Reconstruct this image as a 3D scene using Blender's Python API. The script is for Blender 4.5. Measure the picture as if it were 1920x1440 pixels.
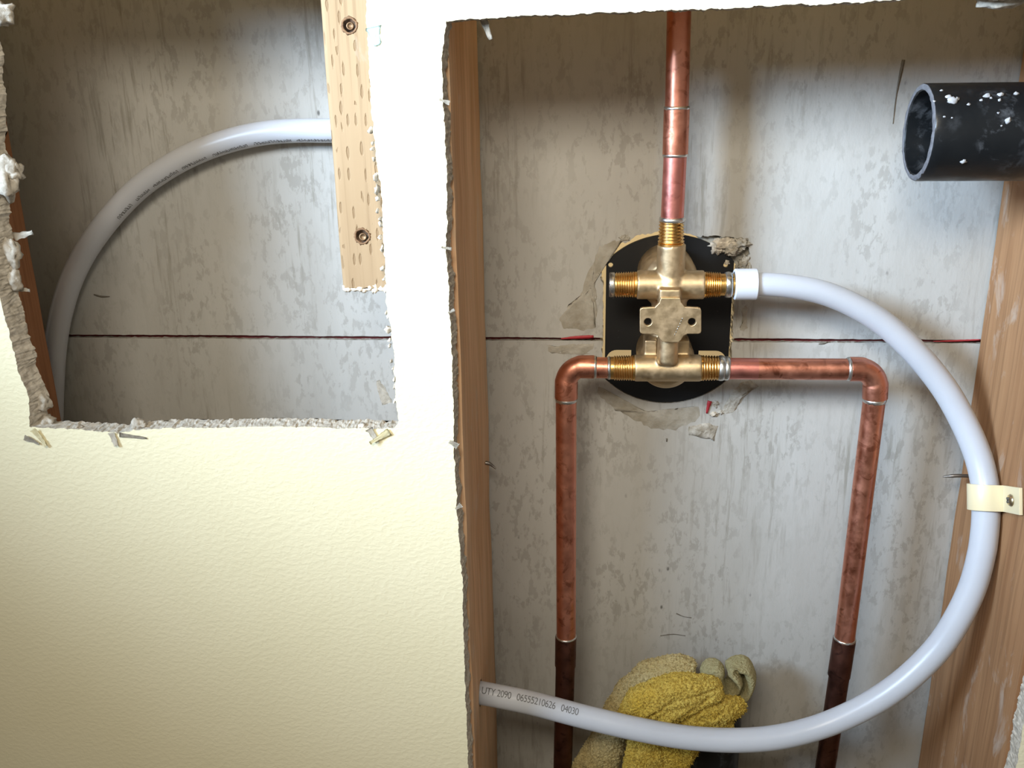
import bpy, bmesh, math, random
import mathutils
from mathutils import Vector, Matrix, noise
from mathutils.geometry import tessellate_polygon

for o in list(bpy.data.objects):
    bpy.data.objects.remove(o, do_unlink=True)
SC = bpy.context.scene
COL = SC.collection
PI = math.pi
R = math.radians

# ------------------------------------------------------------------ camera
CX, CY, CZ, YAW, PITCH, ROLL, FPX = (0.08414, -0.53667, 0.19236, 0.093388, 0.320249, -0.019071, 1737.8)
_F = Vector((-math.sin(YAW)*math.cos(PITCH), math.cos(YAW)*math.cos(PITCH), -math.sin(PITCH)))
_R0 = Vector((math.cos(YAW), math.sin(YAW), 0))
_U0 = _R0.cross(_F)
_R = _R0*math.cos(ROLL) + _U0*math.sin(ROLL)
_U = -_R0*math.sin(ROLL) + _U0*math.cos(ROLL)
_C = Vector((CX, CY, CZ))
cd = bpy.data.cameras.new('camera')
cam = bpy.data.objects.new('camera', cd)
COL.objects.link(cam)
cam.matrix_world = Matrix(((_R.x, _U.x, -_F.x, CX), (_R.y, _U.y, -_F.y, CY), (_R.z, _U.z, -_F.z, CZ), (0, 0, 0, 1)))
cd.sensor_fit = 'HORIZONTAL'
cd.sensor_width = 36
cd.lens = FPX/1920*36
cd.clip_start = 0.01
SC.camera = cam

def at(px, py, Y):
    """point of the place seen at a pixel of the photograph, at depth Y behind the drywall face"""
    d = _F + _R*((px-960)/FPX) + _U*((720-py)/FPX)
    return _C + d*((Y-CY)/d.y)

def atX(px, py, X):
    d = _F + _R*((px-960)/FPX) + _U*((720-py)/FPX)
    return _C + d*((X-CX)/d.x)

# ------------------------------------------------------------------ world, lights, exposure
W = bpy.data.worlds.new('world')
SC.world = W
W.use_nodes = True
wn = W.node_tree
bg = wn.nodes['Background']
# the room around: walls bright about eye height, floor and ceiling dim
_tc = wn.nodes.new('ShaderNodeTexCoord')
_sp = wn.nodes.new('ShaderNodeSeparateXYZ')
_mr = wn.nodes.new('ShaderNodeMapRange')
_mr.inputs['From Min'].default_value = -1
_cr = wn.nodes.new('ShaderNodeValToRGB')
wn.links.new(_tc.outputs['Generated'], _sp.inputs[0])
wn.links.new(_sp.outputs['Z'], _mr.inputs['Value'])
wn.links.new(_mr.outputs[0], _cr.inputs[0])
wn.links.new(_cr.outputs[0], bg.inputs[0])
WCOL = (1.0, 0.93, 0.81)
stops = [(0.0, .15), (.30, .30), (.42, .80), (.50, 1.0), (.60, 1.0), (.70, .60), (.82, .25), (1.0, .15)]
while len(_cr.color_ramp.elements) < len(stops):
    _cr.color_ramp.elements.new(.5)
for e, (p_, v_) in zip(_cr.color_ramp.elements, stops):
    e.position = p_
    e.color = tuple(c_*v_ for c_ in WCOL)+(1,)
bg.inputs[1].default_value = 0.34

def area(name, loc, target, sx, sy, power, color, spread=180):
    l = bpy.data.lights.new(name, 'AREA')
    l.shape = 'RECTANGLE'
    l.size, l.size_y = sx, sy
    l.energy = power
    l.color = color
    l.spread = R(spread)
    o = bpy.data.objects.new(name, l)
    COL.objects.link(o)
    o.location = loc
    o.rotation_euler = (Vector(target)-Vector(loc)).to_track_quat('-Z', 'Y').to_euler()
    return o

# daylight from the window to the upper left of the opening
area('window_daylight', (-0.78, -0.68, 0.50), (0.02, 0.0, 0.31), 0.34, 0.30, 4.9, (0.58, 0.77, 1.0), 58)
# added soft fill light for the bays, up in front of the wall
area('room_lamp', (-0.06, -0.68, 0.52), (0.08, 0.05, 0.06), 0.40, 0.18, 1.42, (1.0, 0.91, 0.75), 84)
# ceiling lamp of the shower on the other side of the wall
pl = bpy.data.lights.new('shower_lamp', 'POINT')
pl.energy = 34
pl.color = (1.0, 0.80, 0.50)
pl.shadow_soft_size = 0.08
plo = bpy.data.objects.new('shower_lamp', pl)
COL.objects.link(plo)
plo.location = (0.1, 0.55, 0.75)

SC.view_settings.view_transform = 'Standard'
SC.view_settings.look = 'None'
SC.view_settings.gamma = 1
SC.view_settings.use_curve_mapping = False
SC.view_settings.exposure = 0.2

# ------------------------------------------------------------------ materials
class Mat:
    def __init__(self, name, color=(.5, .5, .5), rough=.6, metal=0, spec=.5):
        m = bpy.data.materials.new(name)
        m.use_nodes = True
        self.m = m
        self.nt = m.node_tree
        self.b = self.nt.nodes['Principled BSDF']
        self.b.inputs['Base Color'].default_value = (*color, 1)
        self.b.inputs['Roughness'].default_value = rough
        self.b.inputs['Metallic'].default_value = metal
        self.b.inputs['Specular IOR Level'].default_value = spec
        self.tc = None
    def n(self, t, **kw):
        nd = self.nt.nodes.new(t)
        for k, v in kw.items():
            setattr(nd, k, v)
        return nd
    def l(self, a, b):
        self.nt.links.new(a, b)
    def coord(self, scale=(1, 1, 1), loc=(0, 0, 0), rot=(0, 0, 0)):
        if not self.tc:
            self.tc = self.n('ShaderNodeTexCoord')
        mp = self.n('ShaderNodeMapping')
        mp.inputs['Scale'].default_value = scale
        mp.inputs['Location'].default_value = loc
        mp.inputs['Rotation'].default_value = rot
        self.l(self.tc.outputs['Object'], mp.inputs[0])
        return mp.outputs[0]
    def noise(self, vec, scale=5, detail=4, rough=.55, dist=0):
        nd = self.n('ShaderNodeTexNoise')
        nd.inputs['Scale'].default_value = scale
        nd.inputs['Detail'].default_value = detail
        nd.inputs['Roughness'].default_value = rough
        nd.inputs['Distortion'].default_value = dist
        self.l(vec, nd.inputs['Vector'])
        return nd.outputs[0]
    def voro(self, vec, scale=5, rnd=1, feature='F1'):
        nd = self.n('ShaderNodeTexVoronoi', feature=feature)
        nd.inputs['Scale'].default_value = scale
        nd.inputs['Randomness'].default_value = rnd
        self.l(vec, nd.inputs['Vector'])
        return nd.outputs['Distance']
    def ramp(self, v, stops):
        nd = self.n('ShaderNodeValToRGB')
        cr = nd.color_ramp
        while len(cr.elements) < len(stops):
            cr.elements.new(.5)
        for e, (p, c) in zip(cr.elements, stops):
            e.position = p
            e.color = (*c, 1) if not isinstance(c, (int, float)) else (c, c, c, 1)
        self.l(v, nd.inputs[0])
        return nd.outputs[0]
    def mix(self, fac, a, b, mode='MIX'):
        nd = self.n('ShaderNodeMix', data_type='RGBA', blend_type=mode)
        for s, v in ((nd.inputs[0], fac), (nd.inputs[6], a), (nd.inputs[7], b)):
            if isinstance(v, (int, float)):
                s.default_value = v
            elif isinstance(v, tuple):
                s.default_value = (*v, 1)
            else:
                self.l(v, s)
        return nd.outputs[2]
    def math(self, op, a, b=0.0):
        nd = self.n('ShaderNodeMath', operation=op)
        for s, v in zip(nd.inputs, (a, b)):
            if isinstance(v, (int, float)):
                s.default_value = v
            else:
                self.l(v, s)
        return nd.outputs[0]
    def color(self, c):
        self.l(c, self.b.inputs['Base Color'])
    def roughness(self, c):
        self.l(c, self.b.inputs['Roughness'])
    def bump(self, h, strength=.5, dist=.001):
        nd = self.n('ShaderNodeBump')
        nd.inputs['Strength'].default_value = strength
        nd.inputs['Distance'].default_value = dist
        self.l(h, nd.inputs['Height'])
        if getattr(self, 'lastb', None):
            self.l(self.lastb, nd.inputs['Normal'])
        self.lastb = nd.outputs[0]
        self.l(nd.outputs[0], self.b.inputs['Normal'])

# painted drywall, cream with an orange-peel roller texture
m = Mat('cream_wall_paint', (.80, .755, .61), .55, spec=.3)
v = m.coord((1, 1, 1), rot=(0, R(35), 0))
n1 = m.noise(m.coord((1, 1, 1.5), rot=(0, R(28), 0)), 250, 3, .5, .3)
n2 = m.noise(v, 60, 3, .5)
m.bump(m.math('ADD', m.ramp(n1, [(.40, 0.), (.66, 1.)]), m.math('MULTIPLY', n2, .5)), .20, .0008)
m.color(m.mix(m.ramp(m.noise(v, 9, 3), [(.3, 0.), (.7, 1.)]), (.79, .72, .49), (.82, .75, .525)))
M_paint = m.m

m = Mat('gypsum_core', (.62, .58, .52), .95, spec=.1)
v = m.coord()
m.color(m.mix(m.ramp(m.noise(v, 260, 5, .6), [(.34, 0.), (.62, 1.)]), (.34, .30, .24), (.57, .52, .44)))
m.bump(m.noise(v, 400, 4), .4, .0010)
M_gyp = m.m
m = Mat('torn_paper_face', (.66, .60, .48), .9, spec=.1)
v = m.coord()
m.color(m.mix(m.noise(v, 200, 4), (.52, .45, .35), (.80, .77, .70)))
m.bump(m.noise(v, 400, 3), .5, .0006)
M_paper = m.m
m = Mat('light_blue_paint', (.55, .82, .80), .6)
m.color(m.mix(m.noise(m.coord(), 300, 3), (.64, .84, .82), (.78, .88, .86)))
M_blue = m.m

def board_mat():
    m = Mat('grey_cement_board', (.5, .49, .46), .85, spec=.25)
    base = m.mix(m.ramp(m.noise(m.coord((1, 1, .35)), 14, 5, .6), [(.32, 0.), (.7, 1.)]), (.375, .365, .34), (.445, .44, .42))
    # mottled trowel patches stretched downwards
    pat = m.ramp(m.noise(m.coord((1, 1, .5)), 175, 5, .66, .25), [(.52, 0.), (.585, 1.)])
    patm = m.ramp(m.noise(m.coord((1, 1, .6), (3, 0, 1)), 22, 3), [(.34, .15), (.62, 1.)])
    c = m.mix(m.math('MULTIPLY', m.math('MULTIPLY', pat, patm), .6), base, (.275, .266, .24))
    # long vertical streaks
    stk = m.ramp(m.noise(m.coord((1, 1, .07), (.7, 0, 0)), 210, 4, .65), [(.52, 0.), (.64, 1.)])
    stm = m.ramp(m.noise(m.coord((1, 1, .3), (5, 2, 0)), 14, 3), [(.45, 0.), (.65, 1.)])
    c = m.mix(m.math('MULTIPLY', m.math('MULTIPLY', stk, stm), .7), c, (.235, .224, .19))
    # small dark specks
    sp = m.ramp(m.voro(m.coord((1, 1, .55), (2, 0, 4)), 85), [(.05, 1.), (.12, 0.)])
    spm = m.ramp(m.noise(m.coord((1, 1, 1), (8, 1, 3)), 22, 3), [(.60, 0.), (.68, 1.)])
    c = m.mix(m.math('MULTIPLY', m.math('MULTIPLY', sp, spm), .85), c, (.08, .076, .068))
    m.color(c)
    m.bump(m.noise(m.coord((1, 1, .4)), 420, 4, .6), .25, .0006)
    m.bump(m.noise(m.coord((1, 1, .5)), 60, 4, .6), .25, .0012)
    return m.m
M_board = board_mat()
m = Mat('crumbled_mortar', (.47, .43, .36), .95, spec=.15)
v = m.coord()
m.color(m.mix(m.ramp(m.noise(v, 150, 5, .65), [(.32, 0.), (.66, 1.)]), (.24, .21, .16), (.48, .46, .415)))
m.bump(m.noise(v, 300, 5), .9, .0016)
M_mortar = m.m
m = Mat('brown_mortar_smear', (.44, .41, .35), .95, spec=.1)
v = m.coord()
m.color(m.mix(m.ramp(m.noise(v, 80, 5, .6), [(.34, 0.), (.66, 1.)]), (.27, .245, .195), (.39, .37, .325)))
m.bump(m.noise(v, 160, 5), .8, .0016)
M_smear = m.m
m = Mat('dark_red_membrane', (.17, .012, .012), .6)
m.color(m.mix(m.noise(m.coord(), 120, 4), (.26, .015, .02), (.46, .035, .05)))
M_red = m.m

def wood(name, c0, c1, c2, seed=0, scuff=None, incise=False, rough=.75, ringscale=1.0):
    m = Mat(name, c1, rough, spec=.25)
    g = m.noise(m.coord((1, 1, .05), (seed, seed*2, 0)), 85*ringscale, 5, .6, .4)
    f = m.noise(m.coord((1, 1, .02), (seed*3, 1, 0)), 420, 3, .5)
    b = m.noise(m.coord((1, 1, .25), (seed, 4, 2)), 16, 3)
    c = m.mix(m.ramp(g, [(.30, 0.), (.68, 1.)]), c0, c1)
    c = m.mix(m.math('MULTIPLY', m.ramp(b, [(.38, 0.), (.66, 1.)]), .7), c, c2)
    c = m.mix(m.math('MULTIPLY', m.ramp(f, [(.50, 0.), (.62, 1.)]), .35), c, tuple(x*.6 for x in c0))
    if scuff:
        s = m.ramp(m.noise(m.coord((1, 1, .5), (seed, 7, 1)), 38, 5, .65, .6), [(.58, 0.), (.70, 1.)])
        c = m.mix(m.math('MULTIPLY', s, .5), c, scuff)
    h = g
    if incise:
        vv = m.voro(m.coord((1/.0092, 0, 1/.0165), (.4, 0, .2)), 1, .42)
        # dashes: narrow and tall
        sx = m.n('ShaderNodeTexVoronoi', feature='F1')
        sx.inputs['Randomness'].default_value = .8
        sx.inputs['Scale'].default_value = 1
        mp = m.coord((1/.0088, 0.0001, 1/.0150), (.35, 0, .3))
        m.l(mp, sx.inputs['Vector'])
        pos = sx.outputs['Position']
        sub = m.n('ShaderNodeVectorMath', operation='SUBTRACT')
        m.l(mp, sub.inputs[0]); m.l(pos, sub.inputs[1])
        mul = m.n('ShaderNodeVectorMath', operation='MULTIPLY')
        mul.inputs[1].default_value = (3.2, 0, 1.15)
        m.l(sub.outputs[0], mul.inputs[0])
        ln = m.n('ShaderNodeVectorMath', operation='LENGTH')
        m.l(mul.outputs[0], ln.inputs[0])
        wob = m.math('ADD', ln.outputs['Value'], m.math('MULTIPLY', m.math('SUBTRACT', m.noise(m.coord(), 160, 3), .5), .55))
        d = m.ramp(wob, [(.20, 1.), (.33, 0.)])
        c = m.mix(m.math('MULTIPLY', d, .5), c, (.17, .10, .045))
        h = m.math('SUBTRACT', m.math('MULTIPLY', g, .3), m.math('MULTIPLY', d, 1.6))
    m.color(c)
    m.bump(h, .5, .0008)
    return m.m
M_stud_red = wood('reddish_stud_wood', (.30, .135, .066), (.42, .20, .10), (.36, .165, .08), 1.3)
M_stud_mid = wood('rough_stud_wood', (.48, .265, .13), (.72, .455, .265), (.76, .54, .355), 4.1, scuff=(0.5712, 0.4704, 0.3612), ringscale=.8)
M_stud_right = wood('tan_stud_wood', (0.2436, 0.1176, 0.05208), (0.378, 0.2058, 0.09912), (0.3192, 0.1722, 0.084), 2.2, scuff=(0.4872, 0.42, 0.3528))
M_block = wood('pale_treated_pine', (0.289, 0.1814, 0.09072), (0.3612, 0.2453, 0.1361), (0.3756, 0.2688, 0.1633), 6.4, scuff=(0.4045, 0.336, 0.254), incise=True)
m = Mat('dark_wood_gouge', (.16, .08, .035), .8)
m.color(m.mix(m.noise(m.coord(), 400, 4), (.09, .04, .018), (.30, .17, .08)))
M_gouge = m.m

def metal(name, c0, c1, rough, seed=0, stain=None, sc=60):
    m = Mat(name, c0, rough, 1.0)
    v = m.coord((1, 1, 1), (seed, seed, seed))
    c = m.mix(m.ramp(m.noise(v, sc, 4, .6), [(.35, 0.), (.65, 1.)]), c0, c1)
    if stain:
        c = m.mix(m.math('MULTIPLY', m.ramp(m.noise(v, sc*1.7, 4, .6, .8), [(.56, 0.), (.66, 1.)]), .8), c, stain)
    m.color(c)
    m.roughness(m.ramp(m.noise(v, sc*2, 4), [(.3, max(rough-.08, .05)), (.7, rough+.12)]))
    m.bump(m.noise(v, 500, 3), .12, .0004)
    return m.m
M_cu = metal('copper', (.60, .235, .155), (.72, .32, .22), .36, 0, (.36, .12, .07))
M_cu_pink = metal('cleaned_pink_copper', (.68, .27, .24), (.64, .24, .19), .38, 3, (.52, .18, .145))
M_cu_dark = metal('tarnished_dark_copper', (.11, .050, .040), (.17, .075, .055), .45, 5, (.06, .028, .024))
M_solder = metal('tin_solder', (.72, .71, .68), (.52, .52, .50), .30, 1)
M_brass = metal('cast_brass', (.50, .375, .22), (.57, .43, .265), .48, 2, (.47, .35, .20), 90)
M_thread = metal('machined_brass_thread', (.74, .46, .15), (.66, .38, .13), .28, 7)
M_steel = metal('dull_steel', (.30, .28, .26), (.20, .18, .16), .45, 4)
M_rust = metal('rusty_nail_steel', (.26, .17, .10), (.15, .085, .045), .6, 12)
M_screw = metal('yellow_zinc_screw', (.55, .45, .28), (.40, .32, .20), .3, 9)

m = Mat('white_translucent_tubing', (.80, .82, .86), .32, spec=.45)
m.b.inputs['Subsurface Weight'].default_value = .25
m.b.inputs['Subsurface Radius'].default_value = (.004, .004, .0045)
m.b.inputs['Subsurface Scale'].default_value = 1.0
m.color(m.mix(m.noise(m.coord(), 30, 3), (.46, .48, .525), (.52, .54, .585)))
M_pex = m.m
m = Mat('white_sleeve_plastic', (.86, .87, .90), .4)
m.color(m.mix(m.noise(m.coord(), 80, 3), (.56, .58, .63), (.61, .63, .68)))
M_sleeve = m.m
m = Mat('grey_ink', (.16, .16, .17), .7)
m.color(m.mix(m.noise(m.coord(), 900, 2), (.06, .06, .065), (.20, .20, .20)))
M_ink = m.m
m = Mat('cream_nylon', (.84, .72, .46), .4)
m.color(m.mix(m.noise(m.coord(), 60, 2), (.70, .595, .37), (.74, .645, .43)))
M_cream = m.m

m = Mat('black_abs_plastic', (.007, .008, .009), .30, spec=.32)
v = m.coord()
sp = m.ramp(m.noise(v, 70, 6, .7, .4), [(.52, 0.), (.74, 1.)])
msk = m.ramp(m.noise(m.coord((1, 1, 1), (4, 4, 2)), 26, 3), [(.42, 0.), (.62, 1.)])
dots = m.ramp(m.voro(m.coord((1, 1, 1), (2, 3, 5)), 160), [(.06, 1.), (.10, 0.)])
dm = m.ramp(m.noise(m.coord((1, 1, 1), (9, 3, 1)), 40, 2), [(.60, 0.), (.66, 1.)])
c = m.mix(m.math('MULTIPLY', m.math('MULTIPLY', sp, msk), .6), (.007, .008, .009), (.24, .25, .27))
c = m.mix(m.math('MULTIPLY', m.math('MULTIPLY', dots, dm), .9), c, (.7, .7, .7))
m.color(c)
m.roughness(m.ramp(m.noise(v, 60, 4), [(.3, .28), (.7, .5)]))
m.bump(m.noise(v, 160, 4), .15, .0005)
M_abs = m.m
m = Mat('black_valve_plate', (.006, .0065, .0075), .55, spec=.3)
m.color(m.mix(m.ramp(m.noise(m.coord(), 300, 4), [(.66, 0.), (.76, 1.)]), (.006, .0065, .0075), (.03, .03, .033)))
M_plate = m.m

def terry(name, c0, c1, c2):
    m = Mat(name, c0, .95, spec=.05)
    v = m.coord()
    c = m.mix(m.ramp(m.noise(v, 26, 3), [(.36, 0.), (.64, 1.)]), c0, c1)
    c = m.mix(m.math('MULTIPLY', m.ramp(m.noise(v, 520, 3, .6), [(.38, 1.), (.58, 0.)]), .5), c, c2)
    m.color(c)
    m.bump(m.noise(v, 620, 3, .6), 1.0, .002)
    m.b.inputs['Sheen Weight'].default_value = .3
    m.b.inputs['Sheen Tint'].default_value = (*c1, 1)
    return m.m
M_terry = terry('yellow_terry', (.54, .36, .055), (.60, .45, .11), (0.2236, 0.1376, 0.0215))
M_terry_pale = terry('faded_yellow_terry', (0.516, 0.4128, 0.1892), (0.5676, 0.4816, 0.2666), (0.2838, 0.215, 0.086))
M_olive = terry('olive_cloth_hem', (0.3096, 0.2752, 0.1462), (0.3612, 0.3182, 0.172), (0.2064, 0.172, 0.0774))
m = Mat('shower_plaster', (.80, .70, .50), .9)
m.color(m.mix(m.noise(m.coord(), 4, 3), (.78, .68, .48), (.84, .74, .54)))
M_shower = m.m

# ------------------------------------------------------------------ object helpers
def link(name, me, mats, parent=None):
    o = bpy.data.objects.new(name, me)
    COL.objects.link(o)
    for mm in (mats if isinstance(mats, (list, tuple)) else [mats]):
        me.materials.append(mm)
    if parent:
        o.parent = parent
        o.matrix_parent_inverse = Matrix.Translation(-parent.location)
    return o

def obj(name, bm, mats, parent=None, smooth=True, angle=None):
    me = bpy.data.meshes.new(name)
    bmesh.ops.recalc_face_normals(bm, faces=bm.faces)
    bm.to_mesh(me)
    bm.free()
    for p in me.polygons:
        p.use_smooth = smooth
    if smooth and angle:
        me.set_sharp_from_angle(angle=R(angle))
    return link(name, me, mats, parent)

def tag(o, label=None, cat=None, group=None, kind=None):
    if label: o['label'] = label
    if cat: o['category'] = cat
    if group: o['group'] = group
    if kind: o['kind'] = kind
    return o

def thing(name, label, cat, loc):
    o = bpy.data.objects.new(name, None)
    o.empty_display_size = .01
    COL.objects.link(o)
    o.location = loc
    return tag(o, label, cat)

def nz(x, y, z=0.0, seed=0):
    return noise.noise(Vector((x+seed*17.3, y-seed*9.1, z+seed*3.7)))

def catmull(pts, step):
    """dense samples along a smooth curve through tuples of any length"""
    P = [tuple(p) for p in pts]
    P = [tuple(2*a-b for a, b in zip(P[0], P[1]))] + P + [tuple(2*a-b for a, b in zip(P[-1], P[-2]))]
    out = []
    for i in range(1, len(P)-2):
        p0, p1, p2, p3 = P[i-1:i+3]
        d = math.dist(p1[:3], p2[:3])
        n = max(2, int(d/step))
        for k in range(n):
            t = k/n
            out.append(tuple(.5*((2*b)+(-a+c)*t+(2*a-5*b+4*c-d_)*t*t+(-a+3*b-3*c+d_)*t**3) for a, b, c, d_ in zip(p0, p1, p2, p3)))
    out.append(P[-2])
    return out

def frames(pts):
    """(point, tangent, normal towards the room, binormal) along a path"""
    fr = []
    for i, p in enumerate(pts):
        a = Vector(pts[max(i-1, 0)][:3]); b = Vector(pts[min(i+1, len(pts)-1)][:3])
        t = (b-a).normalized()
        n = Vector((0, -1, 0)); n = n - t*n.dot(t)
        if n.length < .2:
            n = Vector((0, 0, 1)); n = n - t*n.dot(t)
        n.normalize()
        fr.append((Vector(p[:3]), t, n, t.cross(n)))
    return fr

def sweep(pts, rad, seg=28, bm=None, caps=True):
    """tube along pts; rad is a number or a function of index"""
    bm = bm or bmesh.new()
    rings = []
    for i, (p, t, n, b) in enumerate(frames(pts)):
        r = rad(i) if callable(rad) else rad
        rings.append([bm.verts.new(p+(n*math.cos(2*PI*k/seg)+b*math.sin(2*PI*k/seg))*r) for k in range(seg)])
    for A, B_ in zip(rings, rings[1:]):
        for k in range(seg):
            bm.faces.new((A[k], A[(k+1) % seg], B_[(k+1) % seg], B_[k]))
    if caps:
        bm.faces.new(rings[0]); bm.faces.new(rings[-1])
    return bm

def lathe(p0, p1, prof, seg=40, bm=None, closed=False):
    """profile [(t in metres along p0->p1, radius)] turned about the axis"""
    bm = bm or bmesh.new()
    p0 = Vector(p0); d = (Vector(p1)-p0).normalized()
    n = d.orthogonal().normalized(); b = d.cross(n)
    rings = []
    for t, r in prof:
        rings.append([bm.verts.new(p0+d*t+(n*math.cos(2*PI*k/seg)+b*math.sin(2*PI*k/seg))*max(r, 1e-5)) for k in range(seg)])
    pairs = list(zip(rings, rings[1:]))
    if closed: pairs.append((rings[-1], rings[0]))
    for A, B_ in pairs:
        for k in range(seg):
            bm.faces.new((A[k], A[(k+1) % seg], B_[(k+1) % seg], B_[k]))
    if not closed:
        bm.faces.new(rings[0]); bm.faces.new(rings[-1])
    return bm

def box(bm, lo, hi):
    r = bmesh.ops.create_cube(bm, size=1)
    lo, hi = Vector(lo), Vector(hi)
    for v in r['verts']:
        v.co = Vector([(lo[i]+hi[i])/2 + v.co[i]*(hi[i]-lo[i]) for i in range(3)])
    return r['verts']

def ball(bm, c, rx, ry, rz, sub=3, amp=0, seed=0, freq=200):
    r = bmesh.ops.create_icosphere(bm, subdivisions=sub, radius=1)
    for v in r['verts']:
        k = 1 + amp*nz(v.co.x*1.7, v.co.y*1.7, v.co.z*1.7, seed) + amp*.6*nz(v.co.x*4.5, v.co.y*4.5, v.co.z*4.5, seed+5)
        v.co = Vector((c[0]+v.co.x*rx*k, c[1]+v.co.y*ry*k, c[2]+v.co.z*rz*k))
    return r['verts']

def baked(bm, mods, name='tmp'):
    """apply modifiers to a bmesh, return a new mesh"""
    me = bpy.data.meshes.new(name)
    bmesh.ops.recalc_face_normals(bm, faces=bm.faces)
    bm.to_mesh(me); bm.free()
    o = bpy.data.objects.new(name, me)
    COL.objects.link(o)
    for t, kw in mods:
        md = o.modifiers.new(t, t)
        for k, v in kw.items():
            setattr(md, k, v)
    bpy.context.view_layer.update()
    dg = bpy.context.evaluated_depsgraph_get()
    out = bpy.data.meshes.new_from_object(o.evaluated_get(dg))
    bpy.data.objects.remove(o, do_unlink=True)
    return out

def slab(loops, Yf, Yb, name, mats, parent=None, layers=1, rough=0.0, backoff=None, smooth=False, cdt=False):
    """flat sheet between depths Yf and Yb; loops[0] outline, the others holes, as (x,z) lists.
    material 0 = front, 1 = cut edge; the edge is roughened by `rough` metres"""
    bm = bmesh.new()
    if cdt:
        V2, E2 = [], []
        for lp in loops:
            b0_ = len(V2); V2 += [Vector(p) for p in lp]
            E2 += [(b0_+k, b0_+(k+1) % len(lp)) for k in range(len(lp))]
        r = mathutils.geometry.delaunay_2d_cdt(V2, E2, [], 1, 1e-8)
        def inside(p, lp):
            c = False
            for k in range(len(lp)):
                (x0, z0), (x1, z1) = lp[k-1], lp[k]
                if (z0 > p[1]) != (z1 > p[1]) and p[0] < (x1-x0)*(p[1]-z0)/(z1-z0)+x0: c = not c
            return c
        tess = []
        for f in r[2]:
            q = sum((r[0][i] for i in f), Vector((0, 0)))/len(f)
            if inside(q, loops[0]) and not any(inside(q, lp) for lp in loops[1:]):
                tess.append(tuple(r[3][i][0] for i in f))
    else:
        tess = tessellate_polygon([[Vector((x, z, 0)) for x, z in lp] for lp in loops])
    flat = [(li, k) for li, lp in enumerate(loops) for k in range(len(lp))]
    rows = []
    for j in range(layers+1):
        f = j/layers
        Y = Yf+(Yb-Yf)*f
        row = []
        for li, k in flat:
            lp = loops[li]
            x, z = lp[k]
            if j and rough and li >= 0:
                a = lp[k-1]; b = lp[(k+1) % len(lp)]
                tx, tz = b[0]-a[0], b[1]-a[1]
                L = math.hypot(tx, tz) or 1
                nx, nzv = tz/L, -tx/L
                amt = rough*(nz(x*330, z*330, j*.9, 3)+.7*nz(x*900, z*900, j*1.7, 6))
                x += nx*amt; z += nzv*amt
            if backoff:
                dx, dz = backoff(li, lp[k][0], lp[k][1], f)
                x += dx; z += dz
            row.append(bm.verts.new((x, Y, z)))
        rows.append(row)
    for f in tess:
        for row in (rows[0], rows[-1]):
            try: bm.faces.new([row[i] for i in f])
            except ValueError: pass
    for j in range(layers):
        base = 0
        for lp in loops:
            n = len(lp)
            for k in range(n):
                a, b = base+k, base+(k+1) % n
                f = bm.faces.new((rows[j][a], rows[j][b], rows[j+1][b], rows[j+1][a]))
                f.material_index = 1
            base += n
    return obj(name, bm, mats, parent, smooth)

def dense(poly, step=.0012, amp=0.0, seed=0, closed=True, freq=260):
    """resample an (x,z) polyline and roughen it sideways"""
    out = []
    n = len(poly)
    for i in range(n if closed else n-1):
        a, b = poly[i], poly[(i+1) % n]
        L = math.dist(a, b)
        k = max(1, int(L/step))
        for j in range(k):
            t = j/k
            x, z = a[0]+(b[0]-a[0])*t, a[1]+(b[1]-a[1])*t
            q = amp*(nz(x*freq, z*freq, 0, seed)+.7*nz(x*freq*2.7, z*freq*2.7, 0, seed+2)+.5*nz(x*freq*.3, z*freq*.3, 0, seed+4))
            out.append((x+q*(b[1]-a[1])/(L or 1), z-q*(b[0]-a[0])/(L or 1)))
    if not closed: out.append(poly[-1])
    return out

def px2(px, py, Y):
    p = at(px, py, Y)
    return (p.x, p.z)

def cut(o, bms):
    """subtract meshes from an object"""
    for bm in bms:
        me = bpy.data.meshes.new('c')
        bmesh.ops.recalc_face_normals(bm, faces=bm.faces)
        bm.to_mesh(me); bm.free()
        co = bpy.data.objects.new('c', me)
        COL.objects.link(co)
        md = o.modifiers.new('b', 'BOOLEAN')
        md.object = co; md.operation = 'DIFFERENCE'; md.solver = 'EXACT'
        bpy.context.view_layer.update()
        dg = bpy.context.evaluated_depsgraph_get()
        new = bpy.data.meshes.new_from_object(o.evaluated_get(dg))
        o.modifiers.clear()
        old = o.data; o.data = new
        bpy.data.meshes.remove(old)
        bpy.data.objects.remove(co, do_unlink=True)

# ------------------------------------------------------------------ depths of the wall
DW = 0.0127        # drywall thickness
YB = 0.1524        # face of the cement board at the back of the bays
BT = 0.012         # its thickness
YV = 0.105         # axis of the valve ports and of the copper runs

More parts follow.
